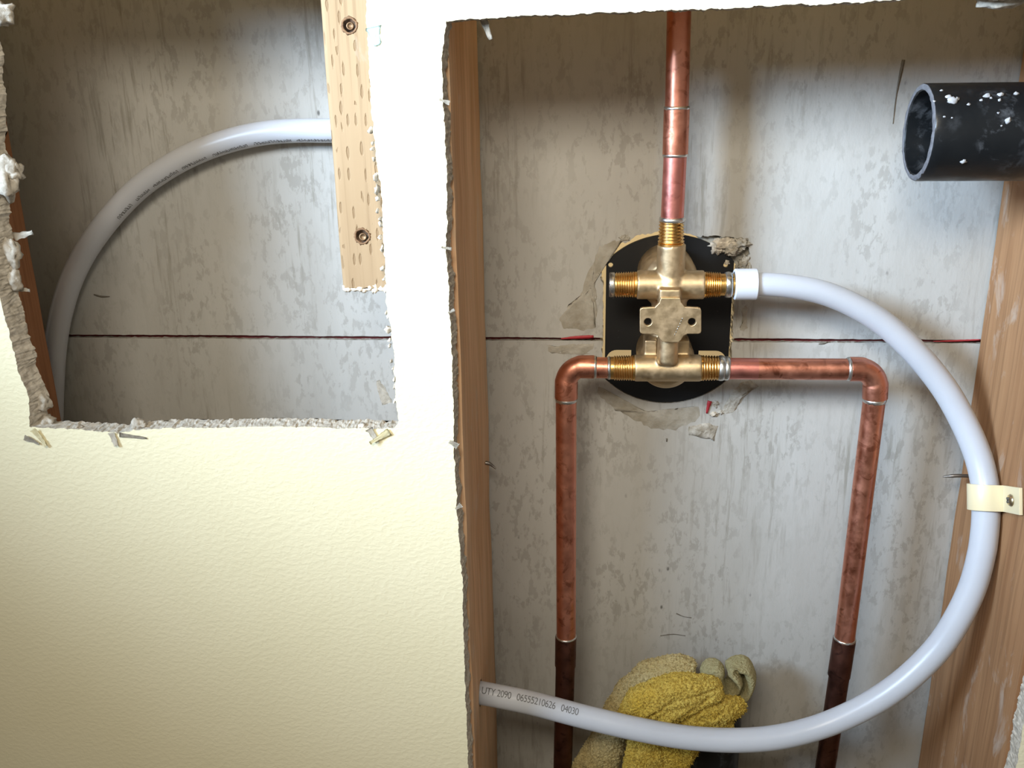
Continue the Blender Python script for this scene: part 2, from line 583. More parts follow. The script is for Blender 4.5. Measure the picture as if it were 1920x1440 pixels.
# ------------------------------------------------------------------ wall_front: painted drywall with two ragged openings
def P0(px, py): return px2(px, py, 0)
left_hole = [P0(55, 800), P0(53, 745), P0(34, 695), P0(18, 626), P0(-2, 548), P0(-14, 470), P0(-18, 400), P0(-22, 330), P0(-30, 200), P0(-45, 20)]
zt = .262
left_hole += [(left_hole[-1][0], zt), (P0(680, -40)[0]-.002, zt)]
left_hole += [P0(686, 0), P0(689, 60), P0(692, 150), P0(699, 240), P0(706, 310), P0(716, 360), P0(717, 430), P0(722, 500), P0(724, 560), P0(731, 610), P0(738, 660), P0(741, 730), P0(743, 770), P0(749, 790), P0(738, 800)]
left_hole += [P0(715, 805), P0(660, 803), P0(600, 802), P0(520, 799), P0(430, 801), P0(340, 803), P0(250, 806), P0(220, 812), P0(170, 807), P0(120, 804), P0(85, 803)]
right_hole = [P0(836, 40), P0(829, 110), P0(830, 180), P0(834, 250), P0(838, 330), P0(838, 420), P0(836, 465), P0(840, 520), P0(843, 590), P0(848, 680), P0(851, 780), P0(851, 850), P0(856, 930), P0(860, 1010), P0(868, 1100), P0(869, 1200), P0(873, 1300), P0(877, 1400), P0(881, 1520), P0(884, 1590)]
right_hole += [P0(1855, 1590), P0(1877+28, 1440), P0(1925, 1330), P0(1960, 1190), P0(2010, 1000), P0(2060, 800), P0(2110, 600), P0(2170, 300), P0(2230, -12)]
right_hole += [P0(1920, -4), P0(1870, 0), P0(1800, -8), P0(1720, -3), P0(1640, 3), P0(1560, 7), P0(1450, 10), P0(1330, 17), P0(1200, 22), P0(1100, 25), P0(1000, 29), P0(940, 32), P0(900, 35), P0(865, 36)]
random.seed(4)
outer = [(-.75, -.62), (-.75, .62), (.85, .62), (.85, -.62)]
lh = dense(left_hole, .0011, .0009, 1)
rh = dense(right_hole, .0011, .0007, 2)
def drywall_back(li, x, z, f):
    # the core breaks further into the opening than the paint along the left and lower edges
    if li == 1:
        if x < -.24: return (.0055*f*(1+.5*nz(x*90, z*90, 0, 8)), 0)
        if z < .0 and x < -.05: return (0, .001*f)
    if li == 2 and x < .02:
        return (.0012*f*(1+nz(x*120, z*120, 0, 9)), 0)
    return (0, 0)
wall_front = slab([outer, lh, rh], 0, DW, 'wall_front', [M_paint, M_gyp], layers=5, rough=.0007, backoff=drywall_back)
tag(wall_front, 'cream painted drywall with two ragged openings cut in it', 'wall', kind='structure')

def flake(px, py, w, h, rot, tilt, Y=-.0006, seed=0, mat=None, name='torn_paper', curl=.35, thick=.0005):
    """a scrap of torn facing paper standing off the drywall edge"""
    bm = bmesh.new()
    c = at(px, py, Y)
    N, K = 9, 7
    grid = []
    for i in range(N):
        row = []
        for j in range(K):
            u, v = i/(N-1)-.5, j/(K-1)-.5
            taper = 1-.55*(u+.5)+.25*nz(u*5, 1, seed, 2)
            x = u*w
            z = v*h*taper + .12*h*nz(u*7, v*5, seed, 3)
            y = -abs(curl)*w*(u+.5)**2*.6 + .1*h*nz(u*4, v*6, seed, 4)
            p = Vector((x, y, z))
            p = Matrix.Rotation(rot, 3, 'Y') @ (Matrix.Rotation(tilt, 3, 'Z') @ p)
            row.append(bm.verts.new(c+p))
        grid.append(row)
    for i in range(N-1):
        for j in range(K-1):
            bm.faces.new((grid[i][j], grid[i+1][j], grid[i+1][j+1], grid[i][j+1]))
    r = bmesh.ops.solidify(bm, geom=bm.faces[:], thickness=thick)
    return obj(name, bm, mat or M_paper, wall_front)

def crumb(px, py, rx, rz, Y=.004, ry=.004, seed=0, mat=None, parent=None, name='gypsum_crumb', sub=3, amp=.55):
    bm = bmesh.new()
    c = at(px, py, Y)
    ball(bm, c, rx, ry, rz, sub, amp, seed)
    return obj(name, bm, mat or M_gyp, parent or wall_front)

flake(75, 818, .013, .0045, R(60), .3, seed=1, mat=M_paint, curl=.5)
flake(60, 825, .010, .004, R(25), .2, seed=2, mat=M_gyp)
flake(214, 822, .009, .005, R(75), .2, seed=3, mat=M_paper, curl=.5)
flake(250, 818, .018, .0032, R(8), .1, seed=4, mat=M_gyp, curl=.1)
flake(714, 818, .014, .0045, R(150), .1, seed=5, mat=M_paint, curl=.5)
flake(700, 815, .010, .005, R(60), .2, seed=6, mat=M_paper, curl=.4)
flake(718, 735, .016, .007, R(-110), .2, Y=.010, seed=7, mat=M_gyp, curl=.2)
flake(838, 465, .006, .0022, R(190), .2, seed=8, mat=M_gyp)
flake(834, 190, .006, .0025, R(200), .2, seed=9, mat=M_gyp)
flake(847, 583, .0045, .0022, R(150), .3, seed=10, mat=M_gyp)
flake(851, 832, .006, .0045, R(215), .2, seed=11, mat=M_gyp)
flake(860, 950, .005, .0035, R(140), .2, seed=12, mat=M_gyp)
flake(912, 52, .013, .005, R(70), .1, Y=.011, seed=13, mat=M_gyp, curl=.15)
flake(44, 440, .013, .0055, R(-12), .1, Y=.013, seed=14, mat=M_paper, curl=.1)
flake(42, 542, .010, .004, R(12), .1, Y=.013, seed=15, mat=M_paper, curl=.1)
crumb(8, 335, .009, .013, .008, .006, 1)
crumb(22, 320, .006, .007, .010, .005, 2)
crumb(2, 25, .008, .006, .008, .005, 12)
crumb(20, 470, .006, .009, .010, .004, 3)
crumb(24, 520, .005, .009, .010, .004, 4)
crumb(78, 752, .006, .007, .010, .005, 5)
crumb(88, 790, .006, .004, .010, .005, 6)
crumb(259, 797, .0045, .004, .005, .004, 7)
crumb(268, 797, .0025, .0022, .005, .003, 8)
crumb(145, 801, .003, .002, .004, .003, 9)
crumb(680, 800, .003, .002, .004, .003, 10)
crumb(1880, 2, .012, .004, .010, .003, 11)
for k in range(30):      # crumbs of core along the ragged right edge of the left opening
    yy = 250+k*17.5+random.uniform(-9, 9)
    xx = 699+(yy-250)*.083+random.uniform(-3, 3)
    sz = random.choice((.0007, .0010, .0014, .0022))
    crumb(xx, yy, sz*random.uniform(.7, 1.1), sz*random.uniform(.8, 2.0), .004+.006*random.random(), .003, 20+k, M_paper if k % 3 else M_gyp, sub=2, amp=.8)
flake(703, 68, .010, .0085, R(80), 0, Y=-.0004, seed=21, mat=M_blue, name='blue_paint_patch', curl=0.0, thick=.0003)

# ------------------------------------------------------------------ wall_back: two cement boards with a seam, broken open round the valve
pc = at(1252, 602, .153)                 # centre of the valve plate
RP, HW = .0655, .0470                    # plate radius, half width
zs = at(1000, 635.5, YB).z               # seam
def plate_outline(grow, n=220):
    """circle cut off by two upright sides; grow = margin, a number or a function of the angle"""
    zz = math.sqrt(RP*RP-HW*HW)
    t0 = math.atan2(zz, HW)
    base = []
    k = max(8, n//3)
    base += [(HW, -zz+2*zz*i/k, 1, 0) for i in range(k)]
    for i in range(k):
        a = t0+(PI-2*t0)*i/k
        base.append((RP*math.cos(a), RP*math.sin(a), math.cos(a), math.sin(a)))
    base += [(-HW, zz-2*zz*i/k, -1, 0) for i in range(k)]
    for i in range(k):
        a = PI+t0+(PI-2*t0)*i/k
        base.append((RP*math.cos(a), RP*math.sin(a), math.cos(a), math.sin(a)))
    out = []
    for x, z, nx, nzz in base:
        g = grow(math.atan2(z, x)) if callable(grow) else grow
        out.append((pc.x+x+nx*g, pc.z+z+nzz*g))
    return out
def gap(a):
    c, s = math.cos(a), math.sin(a)
    j = nz(c*9, s*9, 0, 31)+.6*nz(c*26, s*26, 0, 33)
    g = .0004+.0009*max(0, j+.25)
    if c < -.5: g += .0012
    if c > .5 and s < .45: g += .0011
    if s > .55 and c < -.1: g += .0022+.0012*j
    if s > .6 and c > .05: g += .0012
    if s < -.6: g = .0004
    return max(g, .0002)
hole = plate_outline(gap, 420)
# chipped notch at the upper right of the hole
nt = [px2(1318, 441, YB), px2(1404, 447, YB), px2(1406, 486, YB), px2(1385, 500, YB)]
def ang(p): return math.atan2(p[1]-pc.z, p[0]-pc.x) % (2*PI)
a1, a0 = ang(nt[0]), ang(nt[-1])
hole2 = []
done = False
for p in hole:
    a = ang(p)
    if a0 < a < a1:
        if not done:
            hole2 += dense(nt[::-1], .0012, .0012, 5, closed=False)
            done = True
        continue
    hole2.append(p)
def angs(p): return math.atan2(p[1]-zs, p[0]-pc.x) % (2*PI)
upper_arc = [p for p in sorted(hole2, key=angs) if p[1] > zs+.0012]     # right to left over the top
lower_arc = [p for p in sorted(hole2, key=ang) if p[1] < zs-.0012]
lower_arc.sort(key=angs)
def sj(x, s): return .0003*nz(x*300, 0, 0, s)+.0003*nz(x*70, 0, 0, s+1)+.0004*nz(x*16, 0, 0, s+2)
def seam(x0, x1, off, s, step=.0025):
    n = max(2, int(abs(x1-x0)/step))
    return [(x0+(x1-x0)*k/n, zs+off+sj(x0+(x1-x0)*k/n, s)) for k in range(n+1)]
XL, XR, ZT, ZB_ = -.62, .62, .48, -.48
up = [(XL, ZT), (XR, ZT)] + seam(XR, upper_arc[0][0]+.0006, .0014, 41) + upper_arc + seam(upper_arc[-1][0]-.0006, XL, .0014, 41)
low = [(XR, ZB_), (XL, ZB_)] + seam(XL, lower_arc[0][0]-.0006, -.0014, 44) + lower_arc + seam(lower_arc[-1][0]+.0006, XR, -.0014, 44)
wb_up = slab([up], YB, YB+BT, 'wall_back', [M_board, M_mortar], layers=3, rough=.0007)
tag(wb_up, 'grey cement board above the seam behind the valve', 'wall', kind='structure')
wb_low = slab([low], YB, YB+BT, 'wall_back', [M_board, M_mortar], layers=3, rough=.0007)
tag(wb_low, 'grey cement board below the seam behind the pipes', 'wall', kind='structure')
# red waterproof membrane seen in the seam and at the broken edge
bm = bmesh.new()
box(bm, (XL, YB+.0045, zs-.004), (pc.x-HW-.004, YB+.0055, zs+.004))
box(bm, (pc.x+HW+.004, YB+.0045, zs-.004), (XR, YB+.0055, zs+.004))
m = Mat('dull_red_membrane', (.12, .012, .012), .7)
m.color(m.mix(m.noise(m.coord((1, 1, 1)), 45, 4), (.05, .008, .008), (.22, .02, .022)))
obj('red_membrane', bm, m.m, wb_low, smooth=False)
def ribbon(name, pts, w, Y, mat, parent, th=.0006):
    bm = bmesh.new()
    P = catmull([(*at(x, y, Y), ww) for x, y, ww in pts], .0015)
    rows = []
    for i, (p, t, n, b) in enumerate(frames(P)):
        ww = P[i][3]*w*(1+.3*nz(i*.7, 0, 0, 51))
        rows.append((bm.verts.new(p+b*ww), bm.verts.new(p-b*ww)))
    for A, B_ in zip(rows, rows[1:]):
        bm.faces.new((A[0], A[1], B_[1], B_[0]))
    bmesh.ops.recalc_face_normals(bm, faces=bm.faces[:])
    bmesh.ops.solidify(bm, geom=bm.faces[:], thickness=th)
    mn = min(v.co.y for v in bm.verts)
    for v in bm.verts: v.co.y += Y-.0003-mn
    return obj(name, bm, mat, parent)
ribbon('red_membrane', [(1052, 635, .3), (1075, 633, .8), (1095, 632, 1), (1113, 631, .8)], .0013, YB-.0006, M_red, wb_up)
ribbon('red_membrane', [(1331, 752, 1), (1328, 762, .8), (1325, 775, .4)], .0016, YB-.0010, M_red, wb_low)
ribbon('red_membrane', [(1750, 640, .3), (1790, 639, .7), (1838, 637, .4)], .0009, YB-.0006, M_red, wb_up)

def smear(name, outline, Y0, h, mat, parent, seed):
    """an irregular crust of mortar on the board: outline in pixels, domed to h metres"""
    pts = [px2(x, y, Y0) for x, y in outline]
    lp = dense(pts, .003, .0022, seed, freq=120)
    cx = sum(p[0] for p in lp)/len(lp); cz = sum(p[1] for p in lp)/len(lp)
    bm = bmesh.new()
    rings = []
    for f in (1.0, .93, .8, .6, .4, .2, .06):
        hh = h*(1-f**5)
        ring = []
        for x, z in lp:
            X, Z = cx+(x-cx)*f, cz+(z-cz)*f
            q = h*.9*nz(X*120, Z*120, 0, seed)+h*.55*nz(X*380, Z*380, 0, seed+1)
            ring.append(bm.verts.new((X, Y0+.0004-hh-q*(1-f**4), Z)))
        rings.append(ring)
    n = len(lp)
    for A, B_ in zip(rings, rings[1:]):
        for k in range(n):
            bm.faces.new((A[k], A[(k+1) % n], B_[(k+1) % n], B_[k]))
    bm.faces.new(rings[-1])
    return obj(name, bm, mat, parent)
smear('mortar_smear', [(1126, 452), (1160, 436), (1176, 440), (1150, 472), (1122, 500), (1119, 560), (1118, 622), (1060, 625), (1040, 610), (1058, 580), (1085, 570), (1095, 520)], YB, .0011, M_smear, wb_up, 61)
smear('mortar_smear', [(1090, 642), (1118, 642), (1119, 664), (1085, 668), (1030, 664), (1015, 650), (1050, 645)], YB, .0008, M_smear, wb_low, 63)
smear('mortar_smear', [(1105, 722), (1128, 726), (1170, 758), (1215, 770), (1275, 771), (1318, 762), (1322, 782), (1300, 794), (1262, 812), (1222, 806), (1195, 790), (1150, 770), (1120, 745)], YB, .0012, M_smear, wb_low, 65)
smear('mortar_smear', [(1388, 715), (1410, 712), (1425, 722), (1395, 745), (1372, 775), (1352, 778), (1362, 750), (1376, 730)], YB, .0015, M_mortar, wb_low, 67)
smear('mortar_smear', [(1290, 800), (1315, 792), (1345, 798), (1343, 814), (1340, 828), (1310, 822), (1290, 816)], YB, .0022, M_mortar, wb_low, 69)
smear('mortar_smear', [(1392, 500), (1408, 490), (1413, 512), (1420, 530), (1400, 540), (1390, 520)], YB, .0012, M_smear, wb_up, 71)
smear('mortar_smear', [(1390, 570), (1402, 566), (1404, 600), (1400, 628), (1390, 628)], YB, .0006, M_smear, wb_up, 73)
# floor of the chipped notch, and the lumps standing in it
bm = bmesh.new()
na = [px2(1296, 436, YB), px2(1410, 440, YB), px2(1412, 500, YB), px2(1388, 506, YB), px2(1372, 488, YB), px2(1345, 468, YB), px2(1318, 456, YB)]
f = bm.faces.new([bm.verts.new((x, YB+.0062, z)) for x, z in na])
r = bmesh.ops.extrude_face_region(bm, geom=[f])
for e in r['geom']:
    if isinstance(e, bmesh.types.BMVert): e.co.y += .004
obj('chipped_board_core', bm, M_smear, wb_up, smooth=False)
for (x, y, rx, rz, ry, sd, mt) in [(1358, 456, .0085, .0052, .006, 81, M_gyp), (1372, 468, .0065, .0050, .006, 82, M_mortar), (1388, 456, .0060, .0045, .005, 83, M_mortar),
                                   (1345, 466, .0036, .0042, .004, 84, M_gyp), (1396, 494, .0042, .0060, .003, 85, M_mortar), (1363, 492, .0018, .0018, .002, 86, M_gyp),
                                   (1338, 775, .0034, .0026, .003, 87, M_gyp), (1352, 772, .0028, .0024, .002, 88, M_mortar), (1341, 757, .0026, .0034, .002, 89, M_mortar),
                                   (1170, 446, .0034, .0026, .002, 90, M_smear), (1113, 560, .0026, .0040, .0016, 91, M_mortar)]:
    crumb(x, y, rx, rz, YB+.001, ry, sd, mt, wb_up if y < 640 else wb_low, 'mortar_lump', 4, .6)
# hairline cracks and dark scars on the boards
m = Mat('dark_crack', (.07, .062, .05), .9)
m.color(m.mix(m.noise(m.coord(), 200, 3), (.08, .07, .055), (.22, .20, .165)))
M_crack = m.m
ribbon('hairline_crack', [(1694, 112, 1), (1688, 140, .9), (1680, 180, .35), (1674, 232, .15)], .0010, YB-.0002, M_crack, wb_up, .0003)
ribbon('hairline_crack', [(1268, 1150, .8), (1282, 1156, .3), (1296, 1158, .5)], .0006, YB-.0002, M_crack, wb_low, .0003)
ribbon('hairline_crack', [(1238, 1192, .4), (1262, 1189, .6), (1285, 1192, .3)], .0005, YB-.0002, M_crack, wb_low, .0003)
ribbon('hairline_crack', [(1535, 645, .4), (1545, 643, .9), (1552, 641, .5)], .0009, YB-.0002, M_crack, wb_low, .0003)
ribbon('hairline_crack', [(1250, 822, 1), (1250, 828, .6)], .0006, YB-.0002, M_crack, wb_low, .0003)
ribbon('hairline_crack', [(176, 552, .6), (190, 556, .9), (206, 556, .4)], .0008, YB-.0002, M_crack, wb_up, .0003)

# the lit shower on the far side, seen through the cracks round the plate
bm = bmesh.new()
box(bm, (-1.2, 1.1, -1.2), (1.4, 1.13, 1.3))
tag(obj('wall_shower', bm, M_shower, smooth=False), 'bright cream shower wall glimpsed through the gaps round the plate', 'wall', kind='structure')

# ------------------------------------------------------------------ studs
def timber(name, lo, hi, mat, label, bevel=.002, wob=.0006, seed=0):
    bm = bmesh.new()
    box(bm, lo, hi)
    bmesh.ops.bevel(bm, geom=bm.edges[:], offset=bevel, segments=2, affect='EDGES')
    long = max(range(3), key=lambda i: hi[i]-lo[i])
    n = int((hi[long]-lo[long])/.012)
    for k in range(1, n):
        pt = Vector(lo); pt[long] = lo[long]+(hi[long]-lo[long])*k/n
        no = Vector((0, 0, 0)); no[long] = 1
        bmesh.ops.bisect_plane(bm, geom=bm.verts[:]+bm.edges[:]+bm.faces[:], plane_co=pt, plane_no=no)
    for v in bm.verts:
        v.co.x += wob*nz(v.co.x*30, v.co.y*30, v.co.z*25, seed)
        v.co.y += wob*.4*nz(v.co.x*30, v.co.y*30, v.co.z*25, seed+3)
    o = obj(name, bm, mat, None, True, 35)
    return tag(o, label, 'stud')
xl = at(90, 640, .125).x
s_left = timber('wall_stud', (xl-.038, DW+.0002, -.47), (xl, .125, .47), M_stud_red, 'reddish wall stud at the left side of the left opening', seed=1)
s_mid = timber('wall_stud', (-.0385, DW+.0002, -.47), (0, YB-.0003, .47), M_stud_mid, 'rough brown wall stud between the two openings', .0025, .001, seed=2)
s_right = timber('wall_stud', (.368, DW+.0002, -.47), (.4065, YB-.0003, .47), M_stud_right, 'tan scuffed wall stud at the right with the cream clamp', seed=3)

# short pale block nailed beside the middle stud
zb = at(660, 541, DW).z
xb = at(622, 300, DW).x
bm = bmesh.new()
bx0, bx1, by0, by1 = xb, -.0392, DW+.0004, .1016
N = 60
for k in range(N+1):
    pass
rows = []
sec = []
rad = .0030
for (cx_, cy_, a0_) in ((bx0+rad, by0+rad, 180), (bx1-rad, by0+rad, 270), (bx1-rad, by1-rad, 0), (bx0+rad, by1-rad, 90)):
    for q in range(5):
        a = R(a0_+q*22.5)
        sec.append((cx_+rad*math.cos(a), cy_+rad*math.sin(a)))
sec2 = []
for i, p in enumerate(sec):
    q = sec[(i+1) % len(sec)]
    d = math.dist(p, q); n_ = max(1, int(d/.004))
    sec2 += [(p[0]+(q[0]-p[0])*j/n_, p[1]+(q[1]-p[1])*j/n_) for j in range(n_)]
for k in range(81):
    t = k/80
    row = []
    for x, y in sec2:
        z = zb + (.46-zb)*t**1.5
        if k == 0: z += .0012*nz(x*420, y*420, 0, 95)+.0008*nz(x*900, y*900, 0, 96)
        row.append(bm.verts.new((x+.0007*nz(x*40, y*20, z*18, 97), y, z)))
    rows.append(row)
ns = len(sec2)
for A, B_ in zip(rows, rows[1:]):
    for k in range(ns):
        bm.faces.new((A[k], A[(k+1) % ns], B_[(k+1) % ns], B_[k]))
bm.faces.new(rows[0]); bm.faces.new(rows[-1])
block = obj('wood_block', bm, M_block, None, True, 40)
tag(block, 'pale incised pine block with a sawn lower end beside the drywall strip', 'block')
# whitish splintered lower end
bm = bmesh.new()
for k in range(16):
    x = bx0+.002+(bx1-bx0-.004)*k/15
    ball(bm, (x, by0+.0006+.001*random.random(), zb+.0006*nz(k*3.1, 0)), .0016+.0008*random.random(), .0010, .0016+.002*random.random(), 2, .5, k+200)
m = Mat('splintered_pine', (.74, .66, .54), .9)
m.color(m.mix(m.noise(m.coord(), 350, 3), (.58, .45, .30), (.80, .74, .64)))
obj('splintered_end', bm, m.m, block)
def gouge_nail(px, py, r):
    c = at(px, py, by0)
    bm = bmesh.new()
    lathe(c+Vector((0, .0012, 0)), c+Vector((0, -1, 0)), [(0, .0001), (0, r*.55), (.0006, r*.9), (.0014, r*1.12), (.0016, r*1.25), (.0012, r*1.45)], 36, bm)
    for v in bm.verts:
        d = v.co-c
        v.co += Vector((d.x, 0, d.z))*.25*nz(d.x*900, d.z*900, 0, 100)
    g = obj('nail_gouge', bm, M_gouge, block)
    bm = bmesh.new()
    h = c+Vector((r*.12, .0004, -r*.1))
    lathe(h, h+Vector((.15, -1, .1)), [(0, .0005), (0, r*.62), (.0007, r*.66), (.0012, r*.60), (.0012, r*.42), (.0008, r*.38), (.0008, .0003)], 32, bm)
    obj('nail_head', bm, M_rust, g)
gouge_nail(655, 48, .0034)
gouge_nail(679, 443, .0036)

# ------------------------------------------------------------------ translucent tubing
RT = .0089
yc = atX(1848, 930, .368-.0097).y
# (pixel x, pixel y, depth, radius)
loop = [(1380, 533, YV, .0081), (1420, 533, YV, .0081), (1475, 536, YV+.001, .0082), (1540, 548, YV+.003, .0083), (1600, 572, YV+.005, .0084), (1660, 609, .111, .0086), (1720, 665, .111, .0088),
        (1770, 727, .109, .0090), (1806, 790, .104, .0091), (1832, 850, .096, .0092), (1845, 900, .0875, .0092), (1848, 930, .082, .0092), (1848.5, 965, .078, .0092), (1846, 1000, .0745, .0092), (1840, 1040, .071, .0092), (1824, 1099, .067, .0092),
        (1797, 1157, .064, .0092), (1758, 1216, .062, .0092), (1698, 1275, .060, .0092), (1630, 1321, .059, .0091), (1550, 1358, .058, .0090), (1465, 1381, .0545, .0090), (1380, 1388, .0525, .0089),
        (1290, 1383, .052, .0088), (1200, 1368, .052, .0088), (1100, 1345, .0535, .0088), (1000, 1319, .055, .0088), (930, 1304.5, .055, .0087)]
pts = [(*at(x, y, Y), r) for x, y, Y, r in loop]
hole_pt = atX(900.6, 1299, 0.0)
pts.append((*hole_pt, .0087))
d = Vector(pts[-1][:3])-Vector(pts[-2][:3])
e1 = hole_pt+d.normalized()*.028
pts.append((*e1, .0087))
P = catmull(pts, .0022)
t_loop = thing('plastic_tube', 'white translucent tube looping from the brass valve down to the middle stud', 'tube', Vector(P[0][:3]))
obj('tubing', sweep(P, lambda i: P[i][3], 32), M_pex, t_loop)
# bore through the middle stud
bm = bmesh.new()
dd = (e1-hole_pt).normalized()
lathe(hole_pt-dd*.03, hole_pt+dd, [(0, .0102), (.061, .0102)], 32, bm)
cut(s_mid, [bm])
# sleeve on the valve end
bm = bmesh.new()
sa, sb = at(1376, 533, YV), at(1419, 533, YV)
Ls = (sb-sa).length
ro = .0108
lathe(sa, sb, [(0, .0086), (0, ro-.0008), (.0008, ro), (Ls-.0006, ro), (Ls, ro-.0006), (Ls, .0086)], 48, bm, True)
obj('expansion_sleeve', bm, M_sleeve, t_loop, True, 40)

def tube_text(body, path, rad_i, s0, a0, size, mat, parent, name, spacing=1.0, up=1):
    """lettering wrapped on a tube: path = dense samples, s0 = arc start, a0 = angle from the room-facing side"""
    cu = bpy.data.curves.new('t', 'FONT')
    cu.body = body; cu.size = size; cu.space_character = spacing
    to = bpy.data.objects.new('t', cu); COL.objects.link(to)
    bpy.context.view_layer.update()
    me = bpy.data.meshes.new_from_object(to.evaluated_get(bpy.context.evaluated_depsgraph_get()))
    bpy.data.objects.remove(to, do_unlink=True)
    bm = bmesh.new(); bm.from_mesh(me)
    bmesh.ops.triangulate(bm, faces=bm.faces[:])
    bmesh.ops.subdivide_edges(bm, edges=bm.edges[:], cuts=1)
    for v in bm.verts: v.co.x *= .80
    wrap(bm, path, s0, a0, up)
    return obj(name, bm, mat, parent)
def wrap(bm, path, s0, a0, up=1):
    fr = frames(path)
    S = [0]
    for a, b in zip(fr, fr[1:]): S.append(S[-1]+(b[0]-a[0]).length)
    for v in bm.verts:
        s = s0+v.co.x
        i = 0
        while i < len(S)-2 and S[i+1] < s: i += 1
        f = (s-S[i])/(S[i+1]-S[i])
        p = fr[i][0].lerp(fr[i+1][0], f); n = fr[i][2].lerp(fr[i+1][2], f).normalized(); b = fr[i][3].lerp(fr[i+1][3], f).normalized()
        r = path[i][3]
        a = a0+up*v.co.y/r
        v.co = p+(n*math.cos(a)+b*math.sin(a))*(r+.00012)
Prev = list(reversed(P))
# arc length at the hole on the reversed path
s_h = 0
for a, b in zip(Prev, Prev[1:]):
    if b[0] > 0: break
    s_h += math.dist(a[:3], b[:3])
# on the reversed path the binormal points down or up: pick the side that faces up
fr0 = frames(Prev)[int(len(Prev)*.12)]
sgn = 1 if fr0[3].z > 0 else -1
tube_text('UTY 2090   06555210626   04030', Prev, None, s_h+.0020, .62*sgn, .0074, M_ink, t_loop, 'printed_markings', spacing=.92, up=sgn)

# the tube in the left opening
left = [(760, 246, .141), (700, 243, .141), (615, 245, .1415), (560, 245, .1415), (500, 249, .1415), (440, 261, .1415), (380, 281, .1415), (320, 311, .1415), (260, 353, .1415), (205, 410, .1415), (160, 473, .1415),
        (132, 530, .1415), (114, 590, .1415), (104, 650, .1415), (100, 710, .1415), (98, 780, .1415), (98, 860, .1415), (102, 960, .1415)]
PL = catmull([(*at(x, y, Y), .0087) for x, y, Y in left], .0022)
PL = [p for p in PL if p[0] < -.041]
t_left = thing('plastic_tube', 'white translucent tube arching across the left opening', 'tube', Vector(PL[0][:3]))
obj('tubing', sweep(PL, .0085, 32), M_pex, t_left)
bm = bmesh.new()
random.seed(9)
s = .020
k = 0
while s < .235:
    grp = random.randint(4, 12)
    for _ in range(grp):
        w_, h_ = .0012+.0006*random.random(), .0021+.0006*random.random()
        y0 = (random.random()-.5)*.0004
        # two uprights and a bar or two: illegible characters
        bars = [(s, y0, .0006, h_), (s+w_, y0, .0006, h_*(.6+.4*random.random()))]
        bars.append((s, y0+random.choice((0, h_*.45, h_-.0004)), w_, .0006))
        for bx, by, bw, bh in bars:
            vs = [bm.verts.new(c) for c in ((bx, by, 0), (bx+bw, by, 0), (bx+bw, by+bh, 0), (bx, by+bh, 0))]
            bm.faces.new(vs)
        s += .0024
    s += .0035*random.random()+.002
frl = frames(PL)[40]
sl = 1 if frl[3].z < 0 else -1
PLr = [(*p[:3], .0085) for p in PL]
wrap(bm, PLr, .0, .98*sl, -sl)
obj('printed_markings', bm, M_ink, t_left)

# ------------------------------------------------------------------ cream strap clamp on the right stud
Rs = .0092
cl = Vector(atX(1848, 932, .368-.0097))
clamp = thing('pipe_clamp', 'cream plastic strap clamp screwed to the right stud over the tube', 'clamp', cl)
tab_y = cl.y-(cl.y-atX(1914, 940, .366).y)/math.cos(R(21))
prof = []
xr = .3676
ri, to_ = Rs+.0006, .0021
pth = [(xr, cl.y+ri+.001)]
for k in range(25):
    a = R(90+k*180/24)        # from the back round the left to the front
    pth.append((cl.x+ri*math.cos(a), cl.y+ri*math.sin(a)))
pth += [(cl.x+.004, cl.y-ri), (xr-.0022, cl.y-ri-.0002), (xr-.0009, cl.y-ri-.0010), (xr-.0004, cl.y-ri-.0030)]
yy = cl.y-ri-.003
while yy > tab_y:
    yy -= .002
    pth.append((xr-.0004, max(yy, tab_y)))
bm = bmesh.new()
hz = .0090
inn, out = [], []
for i, p in enumerate(pth):
    a = pth[max(i-1, 0)]; b = pth[min(i+1, len(pth)-1)]
    tx, ty = b[0]-a[0], b[1]-a[1]; L = math.hypot(tx, ty)
    nx, ny = ty/L, -tx/L
    # outwards = away from tube centre / stud
    if nx*(p[0]-cl.x-.01)+ny*(p[1]-cl.y) < 0 and i < 27: nx, ny = -nx, -ny
    if i >= 27 and nx > 0: nx, ny = -nx, -ny
    inn.append(p); out.append((p[0]+nx*to_, p[1]+ny*to_))
vs = [[bm.verts.new((x, y, cl.z+z)) for (x, y), z in ((inn[i], -hz), (inn[i], hz), (out[i], hz), (out[i], -hz))] for i in range(len(pth))]
for A, B_ in zip(vs, vs[1:]):
    for k in range(4):
        bm.faces.new((A[k], A[(k+1) % 4], B_[(k+1) % 4], B_[k]))
bm.faces.new(vs[0]); bm.faces.new(vs[-1])
bmesh.ops.rotate(bm, cent=cl, matrix=Matrix.Rotation(R(-21), 3, 'X'), verts=bm.verts[:])
me = baked(bm, [('BEVEL', dict(width=.0004, segments=2, limit_method='ANGLE', angle_limit=R(50)))])
for p in me.polygons: p.use_smooth = True
me.set_sharp_from_angle(angle=R(40))
link('strap', me, M_cream, clamp)
sc_c = Vector(atX(1896, 938, xr-.0028))
bm = bmesh.new()
lathe(sc_c+Vector((.003, 0, 0)), sc_c-Vector((1, 0, 0)), [(0, .0016), (.0024, .0016), (.0028, .0036), (.0036, .0042), (.0044, .0036), (.0049, .0024), (.0051, .0002)], 32, bm)
screw = obj('screw', bm, M_screw, clamp, True, 50)
bm = bmesh.new()
q = sc_c-Vector((.0021, 0, 0))
for a in (R(20), R(110)):
    vv = box(bm, (-.00035, -.0023, -.0006), (.0005, .0023, .0006))
    bmesh.ops.transform(bm, matrix=Matrix.Translation(q) @ Matrix.Rotation(a, 4, 'X'), verts=vv)
